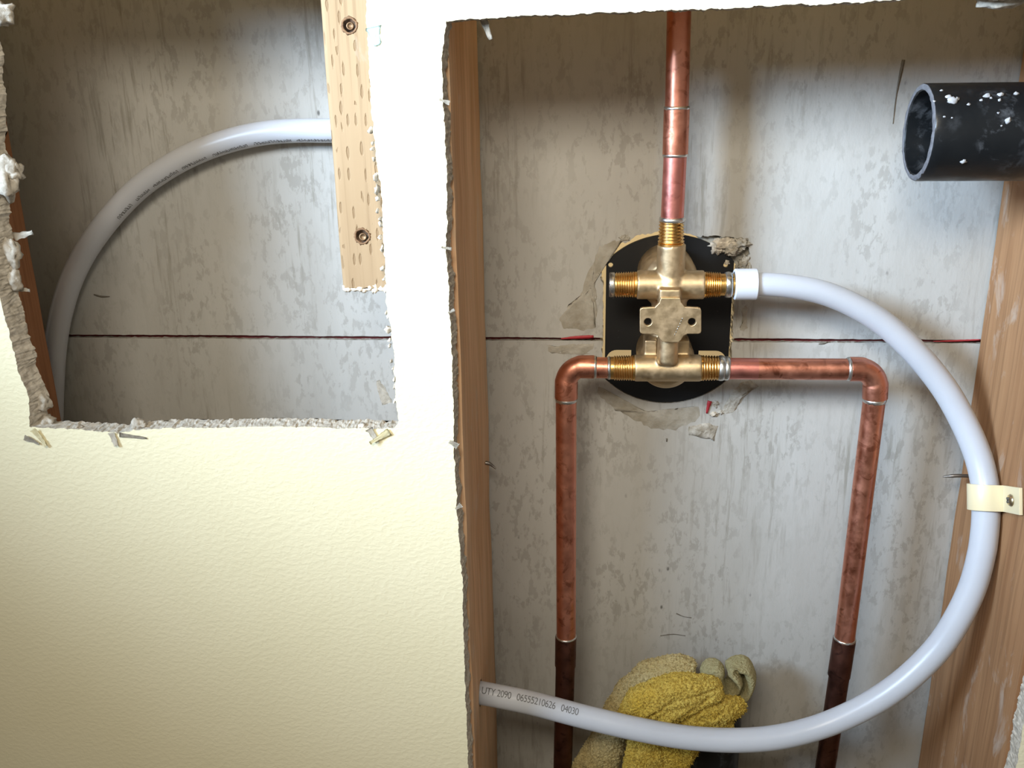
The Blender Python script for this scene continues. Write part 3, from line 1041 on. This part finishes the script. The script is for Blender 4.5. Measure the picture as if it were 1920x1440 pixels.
obj('cross_recess', bm, M_crack, screw, False)

# ------------------------------------------------------------------ the shower valve
valve = thing('shower_valve', 'cast brass shower valve on a black plate in the broken cement board', 'valve', Vector((pc.x, YV, pc.z)))
V = lambda px, py, Y=YV: at(px, py, Y)
bm = bmesh.new()
def rod(a, b, r, seg=40): lathe(a, b, [(0, r), ((Vector(b)-Vector(a)).length, r)], seg, bm)
rod(V(1194, 534), V(1320, 534), .0101)
rod(V(1259, 458), V(1257, 536), .0098)
ball(bm, V(1257, 533), .0125, .0112, .0120, 4)
rod(V(1189, 690), V(1314, 690), .0097)
for cx_, cy_ in ((1253, 524), (1249, 676)):
    c = at(cx_, cy_, .125)
    lathe(c-Vector((0, .016, 0)), c+Vector((0, 1, 0)), [(0, .004), (.0012, .0100), (.004, .0150), (.008, .0185), (.012, .0203), (.018, .0210), (.046, .0210)], 56, bm)
c0 = V(1255, 560, .122); c1 = V(1250, 660, .122)
rod(c0, c1, .0125)
# neck and post behind the bracket
a = V(1256, 543, .094); b = V(1256, 585, .094)
box(bm, (a.x-.0074, .0895, b.z), (a.x+.0074, .104, a.z+.001))
pa = V(1253, 630, .0975); pb = V(1251, 682, .0975)
lathe(pa, pb, [(0, .0074), ((pb-pa).length-.002, .0074), ((pb-pa).length, .0062)], 32, bm)
for x in (1219, 1279):
    q = V(x, 648, .112)
    box(bm, (q.x-.0045, .105, q.z-.006), (q.x+.0045, .125, q.z+.006))
me = baked(bm, [('REMESH', dict(mode='VOXEL', voxel_size=.00075, use_smooth_shade=True)), ('SMOOTH', dict(factor=.6, iterations=7))])
link('valve_body', me, M_brass, valve)

def thread(name, p0, p1, r0, r1, lead=.0, n=8, mat=M_thread, parent=valve, depth=.0009):
    """male pipe thread from p0 (free end) to p1 (body)"""
    L = (Vector(p1)-Vector(p0)).length
    prof = [(0, r0*.6), (0, r0-depth), (lead, r0-depth)]
    for k in range(n):
        t = lead+(L*.90-lead)*k/n; dt = (L*.90-lead)/n
        r = r0+(r1-r0)*k/n
        prof += [(t+dt*.15, r-depth), (t+dt*.5, r), (t+dt*.62, r), (t+dt*.98, r-depth)]
    prof += [(L*.91, r1-depth*.2), (L, r1-depth*.2)]
    bm = lathe(p0, p1, prof, 48)
    return obj(name, bm, mat, parent, True, 60)
th1 = thread('threaded_port', V(1143, 534), V(1194, 534), .0088, .0093, .004, 8)
th2 = thread('threaded_port', V(1376, 534), V(1317, 534), .0086, .0093, .009, 7)
th3 = thread('threaded_port', V(1259.5, 410), V(1258, 460), .0085, .0091, .001, 7)
th4 = thread('threaded_port', V(1145, 690), V(1190, 690), .0090, .0093, .002, 8)
th5 = thread('threaded_port', V(1350, 690), V(1313, 690), .0089, .0093, .001, 6)
def ring(name, p0, p1, r, parent, mat=M_solder, bulge=.0003, inner=.006, seed=0):
    L = (Vector(p1)-Vector(p0)).length
    bm = lathe(p0, p1, [(0, inner), (0, r-.0002), (L*.25, r+bulge*.7), (L*.5, r+bulge), (L*.75, r+bulge*.6), (L, r-.0002), (L, inner)], 40, None, True)
    for v in bm.verts:
        v.co += Vector((1, 1, 1))*.00018*nz(v.co.x*700, v.co.y*700, v.co.z*700, seed)
    return obj(name, bm, mat, parent)
ring('solder_ring', V(1143, 534), V(1153, 534), .0086, th1, bulge=.0001)
ring('solder_ring', V(1359, 534), V(1372, 534), .0087, th2)
# nose of the pipe bore on the free left port
bm = lathe(V(1142.5, 534), V(1150, 534), [(0, .0062), (0, .0084), (.001, .0087), (.002, .0087), (.002, .0062)], 40, None, True)
obj('port_rim', bm, M_steel, th1, True, 40)

# flat bracket with two screw holes
Z = lambda zx, zy: (1000+zx/3.272, 380+zy/3.272)
outl = [(782, 585), (902, 585), (908, 612), (930, 640), (1012, 645), (1026, 650), (1031, 664), (1031, 788), (1026, 801), (1012, 806), (945, 806), (922, 818), (908, 842), (895, 854), (880, 858), (808, 858), (790, 853), (778, 840), (764, 818), (738, 807),
        (672, 806), (658, 801), (653, 788), (653, 664), (658, 650), (672, 645), (745, 642), (772, 615)]
yb = .0872
ol = [px2(*Z(x, y), yb) for x, y in outl]
holes = []
for hx, hy in ((703, 732), (973, 732)):
    c = px2(*Z(hx, hy), yb)
    holes.append([(c[0]+.0026*math.cos(2*PI*k/28), c[1]+.0026*math.sin(2*PI*k/28)) for k in range(28)])
br = slab([dense(ol, .0015)]+holes, yb, yb+.0034, 'mounting_bracket', [M_brass, M_brass], valve, cdt=True)
md = br.modifiers.new('bevel', 'BEVEL'); md.width = .0005; md.segments = 2; md.limit_method = 'ANGLE'; md.angle_limit = R(60)
# scratch on the bracket
sc0, sc1 = px2(*Z(915, 712), yb), px2(*Z(868, 810), yb)
bm = bmesh.new()
for k in range(7):
    t = k/6; x = sc0[0]+(sc1[0]-sc0[0])*t; z = sc0[1]+(sc1[1]-sc0[1])*t
    ball(bm, (x, yb, z), .00035, .0001, .0010, 1, .4, k)
obj('scratch', bm, M_solder, br)

# black plate
pl_out = plate_outline(0.0, 240)
def rrect(px0, py0, px1, py1, r, corner):
    x0, z1 = px2(px0, py0, .1535); x1, z0 = px2(px1, py1, .1535)
    out = []
    for cx_, cz_, a0_, nm in ((x1, z1, 0, 'tr'), (x0, z1, 90, 'tl'), (x0, z0, 180, 'bl'), (x1, z0, 270, 'br')):
        if nm in corner:
            ox = -r if 'r' == nm[1] else r; oz = -r if 't' == nm[0] else r
            out += [(cx_+ox+r*math.cos(R(a0_+q*15)), cz_+oz+r*math.sin(R(a0_+q*15))) for q in range(7)]
        else:
            out.append((cx_, cz_))
    return out
slots = [rrect(1137, 656, 1183, 694, .008, ('tl',)), rrect(1310, 657.5, 1360, 694, .008, ('tr',))]
for hx, hy in ((1145, 497), (1361, 497)):
    c = px2(hx, hy, .1535)
    slots.append([(c[0]+.0018*math.cos(2*PI*k/24), c[1]+.0018*math.sin(2*PI*k/24)) for k in range(24)])
slab([pl_out]+slots, .1535, .1565, 'backing_plate', [M_plate, M_plate], valve, cdt=True)

# ------------------------------------------------------------------ copper runs soldered to the valve
def pipe(name, p0, p1, r, mat, parent, prof=None):
    L = (Vector(p1)-Vector(p0)).length
    return obj(name, lathe(p0, p1, prof or [(0, r), (L, r)], 40), mat, parent, True, 40)
RC = .00770; RF = .00845
# riser
riser = thing('copper_pipe', 'upright copper pipe with a soldered coupling rising from the top of the valve', 'pipe', V(1260, 412))
b0, b1, b2 = V(1260.5, 410), V(1266, 291), V(1269, 203)
btop = V(1277, -140)
pipe('pipe_length', b0, b1, RC, M_cu_pink, riser)
pipe('coupling', b1, b2, RF, M_cu, riser)
pipe('pipe_length', b2, btop, RC, M_cu, riser)
ring('solder_ring', V(1260.2, 416), V(1260.6, 407), .0086, riser, bulge=.0003, seed=1)
ring('solder_ring', V(1265.9, 294), V(1266.1, 287), .0082, riser, bulge=.0004, seed=2)
ring('solder_ring', V(1268.9, 207), V(1269.1, 199), .0082, riser, bulge=.0004, seed=3)

def elbow(name, p_in, corner, p_out, r, mat, parent, rb=.011):
    """smooth quarter bend with straight sockets"""
    p_in, corner, p_out = Vector(p_in), Vector(corner), Vector(p_out)
    u = (p_in-corner).normalized(); w = (p_out-corner).normalized()
    pts = [p_in]
    a = corner+u*rb; b = corner+w*rb
    c = corner+(u+w)*rb
    pts.append(a)
    for k in range(1, 14):
        t = PI/2*k/14
        pts.append(c-w*rb*math.cos(t)-u*rb*math.sin(t))
    pts += [b, p_out]
    Pn = []
    for p, q in zip(pts, pts[1:]):
        n = max(1, int((q-p).length/.003))
        Pn += [tuple(p.lerp(q, j/n)) for j in range(n)]
    Pn.append(tuple(pts[-1]))
    n = len(Pn)
    # parallel-transported tube, slightly swollen at the sockets
    bm = bmesh.new()
    prev = None; rings = []
    for i, p in enumerate(Pn):
        t = (Vector(Pn[min(i+1, n-1)])-Vector(Pn[max(i-1, 0)])).normalized()
        nn = Vector((0, -1, 0)); nn = (nn-t*nn.dot(t)).normalized(); bb = t.cross(nn)
        s = i/(n-1)
        rr = r if .22 < s < .78 else r+.00035
        rings.append([bm.verts.new(Vector(p)+(nn*math.cos(2*PI*k/36)+bb*math.sin(2*PI*k/36))*rr) for k in range(36)])
    for A, B_ in zip(rings, rings[1:]):
        for k in range(36):
            bm.faces.new((A[k], A[(k+1) % 36], B_[(k+1) % 36], B_[k]))
    bm.faces.new(rings[0]); bm.faces.new(rings[-1])
    return obj(name, bm, mat, parent, True, 50)

runl = thing('copper_pipe', 'copper pipe with an elbow running down from the lower left port of the valve', 'pipe', V(1144, 690))
pipe('pipe_length', V(1146, 690), V(1112, 689), RC, M_cu, runl)
elbow('elbow', V(1114, 688), V(1062, 687), V(1061.5, 746), .0081, M_cu, runl, .0125)
pipe('pipe_length', V(1061.5, 744), V(1061.5, 1194), RC, M_cu, runl)
pipe('coupling', V(1061, 1194), V(1060, 1247), .0085, M_cu_dark, runl)
pipe('pipe_length', V(1060, 1246), V(1051, 1600), RC+.0001, M_cu_dark, runl)
ring('solder_ring', V(1145, 690), V(1139, 690), .0081, runl, seed=4)
ring('solder_ring', V(1119, 688.5), V(1112, 688.5), .0079, runl, seed=5)
ring('solder_ring', V(1061.5, 745), V(1061.5, 753), .0078, runl, seed=6)
ring('solder_ring', V(1061.4, 1191), V(1061.4, 1195), .0082, runl, bulge=.0002, seed=7)

runr = thing('copper_pipe', 'copper pipe running right from the lower port then down through an elbow', 'pipe', V(1350, 690))
pipe('pipe_length', V(1366, 691), V(1420, 691.5), RC, M_cu_pink, runr)
pipe('pipe_length', V(1419, 691.5), V(1590, 692.5), RC-.00004, M_cu, runr)
elbow('elbow', V(1594, 692), V(1643, 692), V(1640.5, 746), .0083, M_cu, runr, .0125)
rt0, rt1 = V(1640, 744), V(1583.5, 1198)
pipe('pipe_length', rt0, rt1, RC, M_cu, runr)
pipe('coupling', rt1, V(1573, 1266), .0086, M_cu_dark, runr)
pipe('pipe_length', V(1574, 1264), V(1523, 1600), RC+.0001, M_cu_dark, runr)
ring('solder_ring', V(1346, 690), V(1358, 690.5), .0088, runr, bulge=.0004, seed=8)
ring('solder_ring', V(1357, 690.5), V(1367, 691), .0083, runr, bulge=.0004, seed=9)
ring('solder_ring', V(1587, 692), V(1595, 692), .0081, runr, bulge=.0004, seed=10)
ring('solder_ring', V(1640.2, 745), V(1639.4, 754), .0079, runr, bulge=.0004, seed=11)
ring('solder_ring', V(1584.2, 1195), V(1583.2, 1201), .0083, runr, bulge=.0002, seed=12)

# ------------------------------------------------------------------ black drain pipe, upper right
def abs_pipe(name, p0, p1, r, wall=.0042, jag=.0004, seed=0):
    L = (Vector(p1)-Vector(p0)).length
    prof = [(0.0004, r-.0004), (.0012, r)]
    n = int(L/.006)
    prof += [(.0012+(L-.0012)*k/n, r) for k in range(1, n+1)]
    prof += [(L, r-wall)] + [(L-(L-.0006)*k/n, r-wall) for k in range(1, n)] + [(.0006, r-wall), (0, r-wall+.0006), (0, r-.0012)]
    bm = lathe(p0, p1, prof, 64, None, True)
    d = (Vector(p1)-Vector(p0)).normalized()
    for v in bm.verts:
        t = (v.co-Vector(p0)).dot(d)
        if t < .004:
            v.co += d*jag*nz(v.co.x*400, v.co.y*400, v.co.z*400, seed)
    return bm
pA = at(1721, 249, .062)
drain = obj('drain_pipe', abs_pipe('drain_pipe', pA, pA+Vector((.235, 0, -.0015)), .0286), M_abs, None, True, 35)
tag(drain, 'open ended black drain pipe entering from the upper right', 'pipe')
bm = lathe(pA-Vector((.0004, 0, 0)), pA+Vector((1, 0, 0)), [(.0002, .0250), (0, .0254), (0, .0274), (.0006, .0282), (.0016, .0282), (.0016, .0250)], 64, None, True)
for v_ in bm.verts:
    v_.co.x += .0004*nz(v_.co.y*400, v_.co.z*400, 0, 7)
m = Mat('dusty_cut_plastic', (.10, .10, .11), .7)
m.color(m.mix(m.noise(m.coord(), 260, 4), (.045, .047, .052), (.20, .20, .22)))
obj('cut_rim', bm, m.m, drain, True, 40)
bm = bmesh.new()
lathe(pA+Vector((.02, 0, 0)), pA+Vector((1, 0, 0)), [(0, .0302), (.2, .0302)], 56, bm)
cut(s_right, [bm])
m = Mat('white_plaster_spatter', (.5, .5, .5), .8)
m.color(m.mix(m.noise(m.coord(), 500, 3), (.16, .16, .17), (.62, .62, .64)))
M_spat = m.m
for x, y, rr in [(1778, 182, .0016), (1785, 190, .0030), (1793, 186, .0016), (1816, 196, .0010), (1840, 188, .0010), (1858, 184, .0008), (1874, 188, .0010), (1771, 219, .0007), (1785, 221, .0006), (1807, 302, .0020), (1878, 236, .0006), (1872, 212, .0007), (1890, 226, .0020), (1850, 180, .0018), (1876, 178, .0016), (1905, 176, .0014), (1752, 190, .0008), (1765, 170, .0009)]:
    # spot on the pipe surface seen at this pixel
    dr = (at(x, y, .03)-_C).normalized()
    o_ = _C-pA; dy, dz = dr.y, dr.z
    A_ = dy*dy+dz*dz; B2 = 2*(o_.y*dy+o_.z*dz); C2 = o_.y**2+o_.z**2-.0286**2
    ds = B2*B2-4*A_*C2
    if ds < 0: continue
    t = (-B2-math.sqrt(ds))/(2*A_)
    q = _C+dr*t
    bm = bmesh.new()
    ball(bm, q, rr, rr*.4, rr*.8, 2, .7, int(x))
    obj('plaster_spatter', bm, M_spat, drain)

# black pipe stub at the bottom, stuffed with the rag
ys = .118
zt_ = at(1322, 1318, ys).z
sx = at(1322, 1345, ys).x
stub_top = Vector((sx, ys, zt_))
stub = obj('drain_stub', abs_pipe('drain_stub', stub_top, stub_top+Vector((0, 0, -.2)), .0292), M_abs, None, True, 35)
tag(stub, 'upright black pipe stub under the yellow rag', 'pipe')

# ------------------------------------------------------------------ yellow rag
rag = thing('cleaning_rag', 'crumpled yellow terry rag stuffed over the black pipe stub', 'rag', stub_top)
def fold(bm, pts, seg=18):
    """fat cloth fold: (px, py, depth, half width in the picture plane, half thickness)"""
    P = catmull([(*at(x, y, Y), a, b) for x, y, Y, a, b in pts], .003)
    rings = []
    for i, (p, t, n, b) in enumerate(frames(P)):
        rings.append([bm.verts.new(p+b*P[i][3]*math.cos(2*PI*k/seg)+n*P[i][4]*math.sin(2*PI*k/seg)) for k in range(seg)])
    for A, B_ in zip(rings, rings[1:]):
        for k in range(seg):
            bm.faces.new((A[k], A[(k+1) % seg], B_[(k+1) % seg], B_[k]))
    bm.faces.new(rings[0]); bm.faces.new(rings[-1])
def cloth(name, folds, mat, vox=.0012, amp=.0011, seed=0, parent=rag, creases=()):
    bm = bmesh.new()
    for f in folds: fold(bm, f)
    me = baked(bm, [('REMESH', dict(mode='VOXEL', voxel_size=vox, use_smooth_shade=True)), ('SMOOTH', dict(factor=.5, iterations=4)), ('SUBSURF', dict(levels=1, render_levels=1))])
    cr = [(at(*a), at(*b), w, d) for a, b, w, d in creases]
    nors = [v.normal.copy() for v in me.vertices]
    for v, nn in zip(me.vertices, nors):
        p = v.co.copy()
        k = amp*(.9*nz(p.x*520, p.y*520, p.z*520, seed)+.9*nz(p.x*1100, p.y*1100, p.z*1100, seed+1))+.0016*nz(p.x*75, p.y*75, p.z*75, seed+2)
        for a, b, w, d in cr:
            ab = b-a
            t = max(0, min(1, (p-a).dot(ab)/ab.dot(ab)))
            q = a+ab*t-p; q.y = 0
            k -= d*math.exp(-(q.length/w)**2)
        v.co = p+nn*k
    return link(name, me, mat, parent)
yr = .112
cloth('faded_back_fold', [
    [(1098, 1450, .118, .010, .010), (1135, 1385, .118, .012, .012), (1180, 1315, .117, .016, .014), (1225, 1280, .116, .019, .016), (1268, 1266, .115, .016, .015), (1296, 1262, .114, .011, .012)],
    [(1225, 1290, .118, .012, .012), (1270, 1252, .117, .010, .012), (1298, 1258, .116, .009, .010)],
], M_terry_pale, seed=301)
cloth('front_fold', [
    [(1172, 1352, .084, .006, .009), (1190, 1318, .081, .0085, .011), (1225, 1298, .079, .0085, .012), (1275, 1285, .078, .0075, .012), (1325, 1281, .080, .006, .010), (1349, 1283, .083, .004, .007)],
    [(1192, 1362, .080, .008, .010), (1222, 1322, .076, .0095, .011), (1270, 1303, .075, .0085, .011), (1325, 1294, .078, .006, .009), (1351, 1293, .081, .0038, .007)],
    [(1222, 1368, .078, .0085, .009), (1252, 1340, .074, .0090, .010), (1295, 1318, .074, .0072, .009), (1332, 1303, .077, .0045, .008), (1347, 1300, .080, .003, .006)],
    [(1252, 1370, .079, .007, .008), (1278, 1348, .077, .006, .008), (1312, 1325, .077, .0045, .007), (1338, 1310, .079, .003, .006)],
    [(1200, 1350, .090, .014, .009), (1260, 1325, .090, .018, .009), (1320, 1300, .090, .011, .008)],
], M_terry, seed=311, creases=(((1216, 1345, .068), (1262, 1312, .068), .0018, .0030), ((1262, 1312, .068), (1345, 1297, .070), .0014, .0020), ((1262, 1352, .068), (1330, 1308, .070), .0016, .0026)))
cloth('lower_flap', [
    [(1265, 1372, .077, .010, .008), (1300, 1352, .076, .014, .008), (1340, 1336, .077, .014, .009), (1372, 1326, .081, .010, .008), (1389, 1318, .086, .006, .007)],
    [(1290, 1372, .077, .010, .008), (1330, 1362, .077, .012, .008), (1370, 1356, .081, .009, .007)],
], M_terry, seed=321, creases=(((1310, 1345, .072), (1375, 1325, .075), .0022, .0014),))
cloth('hanging_tail', [
    [(1160, 1362, .098, .010, .008), (1135, 1410, .098, .014, .009), (1112, 1475, .098, .016, .010)],
    [(1140, 1380, .104, .012, .008), (1105, 1440, .104, .014, .009), (1088, 1490, .104, .014, .009)],
], M_terry_pale, seed=331)
cloth('hanging_tail', [
    [(1215, 1360, .078, .012, .008), (1212, 1405, .077, .016, .009), (1200, 1480, .077, .018, .009)],
    [(1235, 1370, .082, .010, .008), (1226, 1415, .081, .010, .008), (1222, 1480, .081, .011, .008)],
], M_terry, seed=341, creases=(((1188, 1400, .076), (1176, 1440, .076), .003, .002),))
cloth('hanging_tail', [
    [(1262, 1372, .079, .010, .007), (1262, 1405, .078, .012, .007), (1252, 1480, .078, .012, .007)],
    [(1290, 1376, .080, .010, .007), (1285, 1405, .079, .009, .007), (1262, 1450, .079, .007, .006)],
], M_terry, seed=351)
# the olive rolled hem folded into an S behind
hem = [(1340, 1266, .104, .0034, .009), (1350, 1279, .102, .0036, .010), (1362, 1289, .101, .0036, .011), (1376, 1290, .101, .0036, .011), (1384, 1279, .101, .0034, .011), (1377, 1264, .103, .0034, .011), (1371, 1254, .105, .0036, .011), (1379, 1247, .107, .0038, .011), (1394, 1247, .108, .0040, .011), (1404, 1256, .108, .0042, .011), (1406, 1276, .107, .0044, .011), (1397, 1296, .105, .0046, .011), (1380, 1307, .101, .0046, .010), (1362, 1306, .097, .0046, .009)]
lobe = [(1322, 1262, .112, .006, .008), (1332, 1252, .110, .006, .009), (1342, 1252, .108, .0055, .009), (1348, 1262, .107, .005, .009), (1346, 1276, .106, .004, .008)]
back = [(1382, 1252, .119, .010, .006), (1392, 1266, .119, .012, .006), (1384, 1288, .118, .012, .006)]
cloth('rolled_hem', [hem, lobe, back], M_olive, vox=.0008, amp=.00025, seed=361)

def pile(src, mat, n, lmin, lmax, seed):
    """short terry loops standing off the cloth"""
    rnd = random.Random(seed)
    me = src.data
    polys = [p for p in me.polygons if p.normal.y < .35]
    areas = [p.area for p in polys]
    bm = bmesh.new()
    for p in rnd.choices(polys, areas, k=n):
        vs = [me.vertices[i].co for i in p.vertices]
        w = [rnd.random() for _ in vs]; sw = sum(w)
        c = sum((v*(a_/sw) for v, a_ in zip(vs, w)), Vector())
        nn = (p.normal+Vector((rnd.uniform(-.7, .7), rnd.uniform(-.5, .3), rnd.uniform(-.9, .5)))).normalized()
        t = nn.orthogonal().normalized()
        t = Matrix.Rotation(rnd.uniform(0, 6.28), 3, nn) @ t
        L = rnd.uniform(lmin, lmax); w_ = rnd.uniform(.00022, .00036)
        q = c-nn*.0003
        k1 = q+nn*L*.6+t*L*.15; k2 = q+nn*L+t*L*.5
        a0_, a1_ = bm.verts.new(q-t.cross(nn)*w_), bm.verts.new(q+t.cross(nn)*w_)
        b0_, b1_ = bm.verts.new(k1-t.cross(nn)*w_), bm.verts.new(k1+t.cross(nn)*w_)
        e = bm.verts.new(k2)
        bm.faces.new((a0_, a1_, b1_, b0_)); bm.faces.new((b0_, b1_, e))
    o = obj('terry_pile', bm, mat, src)
    o.matrix_parent_inverse = src.matrix_world.inverted() if False else Matrix.Identity(4)
    o['kind'] = 'stuff'
bpy.context.view_layer.update()
for o_ in [c for c in rag.children if c.name.split('.')[0] != 'rolled_hem']:
    pile(o_, o_.data.materials[0], {'front_fold': 5200, 'lower_flap': 2600, 'faded_back_fold': 5200}.get(o_.name, 2200), .0010, .0022, len(o_.name)+len(o_.data.vertices))

# ------------------------------------------------------------------ nails
def nail(label, pts, r, head=None):
    P = catmull([tuple(p) for p in pts], .001)
    n = len(P)
    bm = sweep(P, lambda i: r if i < n-6 else r*(.35+.65*(n-1-i)/6), 14)
    o = obj('nail', bm, M_steel, None, True, 50)
    return tag(o, label, 'nail')
n0 = atX(1826, 893, .3665)
nail('dark nail point sticking out of the right stud above the cream clamp', [n0, Vector((n0.x-.012, n0.y, n0.z+.0002)), at(1768, 894, n0.y+.002)], .0014)
n1 = atX(911, 868, .0006)
nail('bent rusty nail sticking out of the middle stud', [n1+Vector((-.0003, 0, .0)), at(917, 869, n1.y), at(923, 873, n1.y), at(930, 879, n1.y-.001)], .0016)
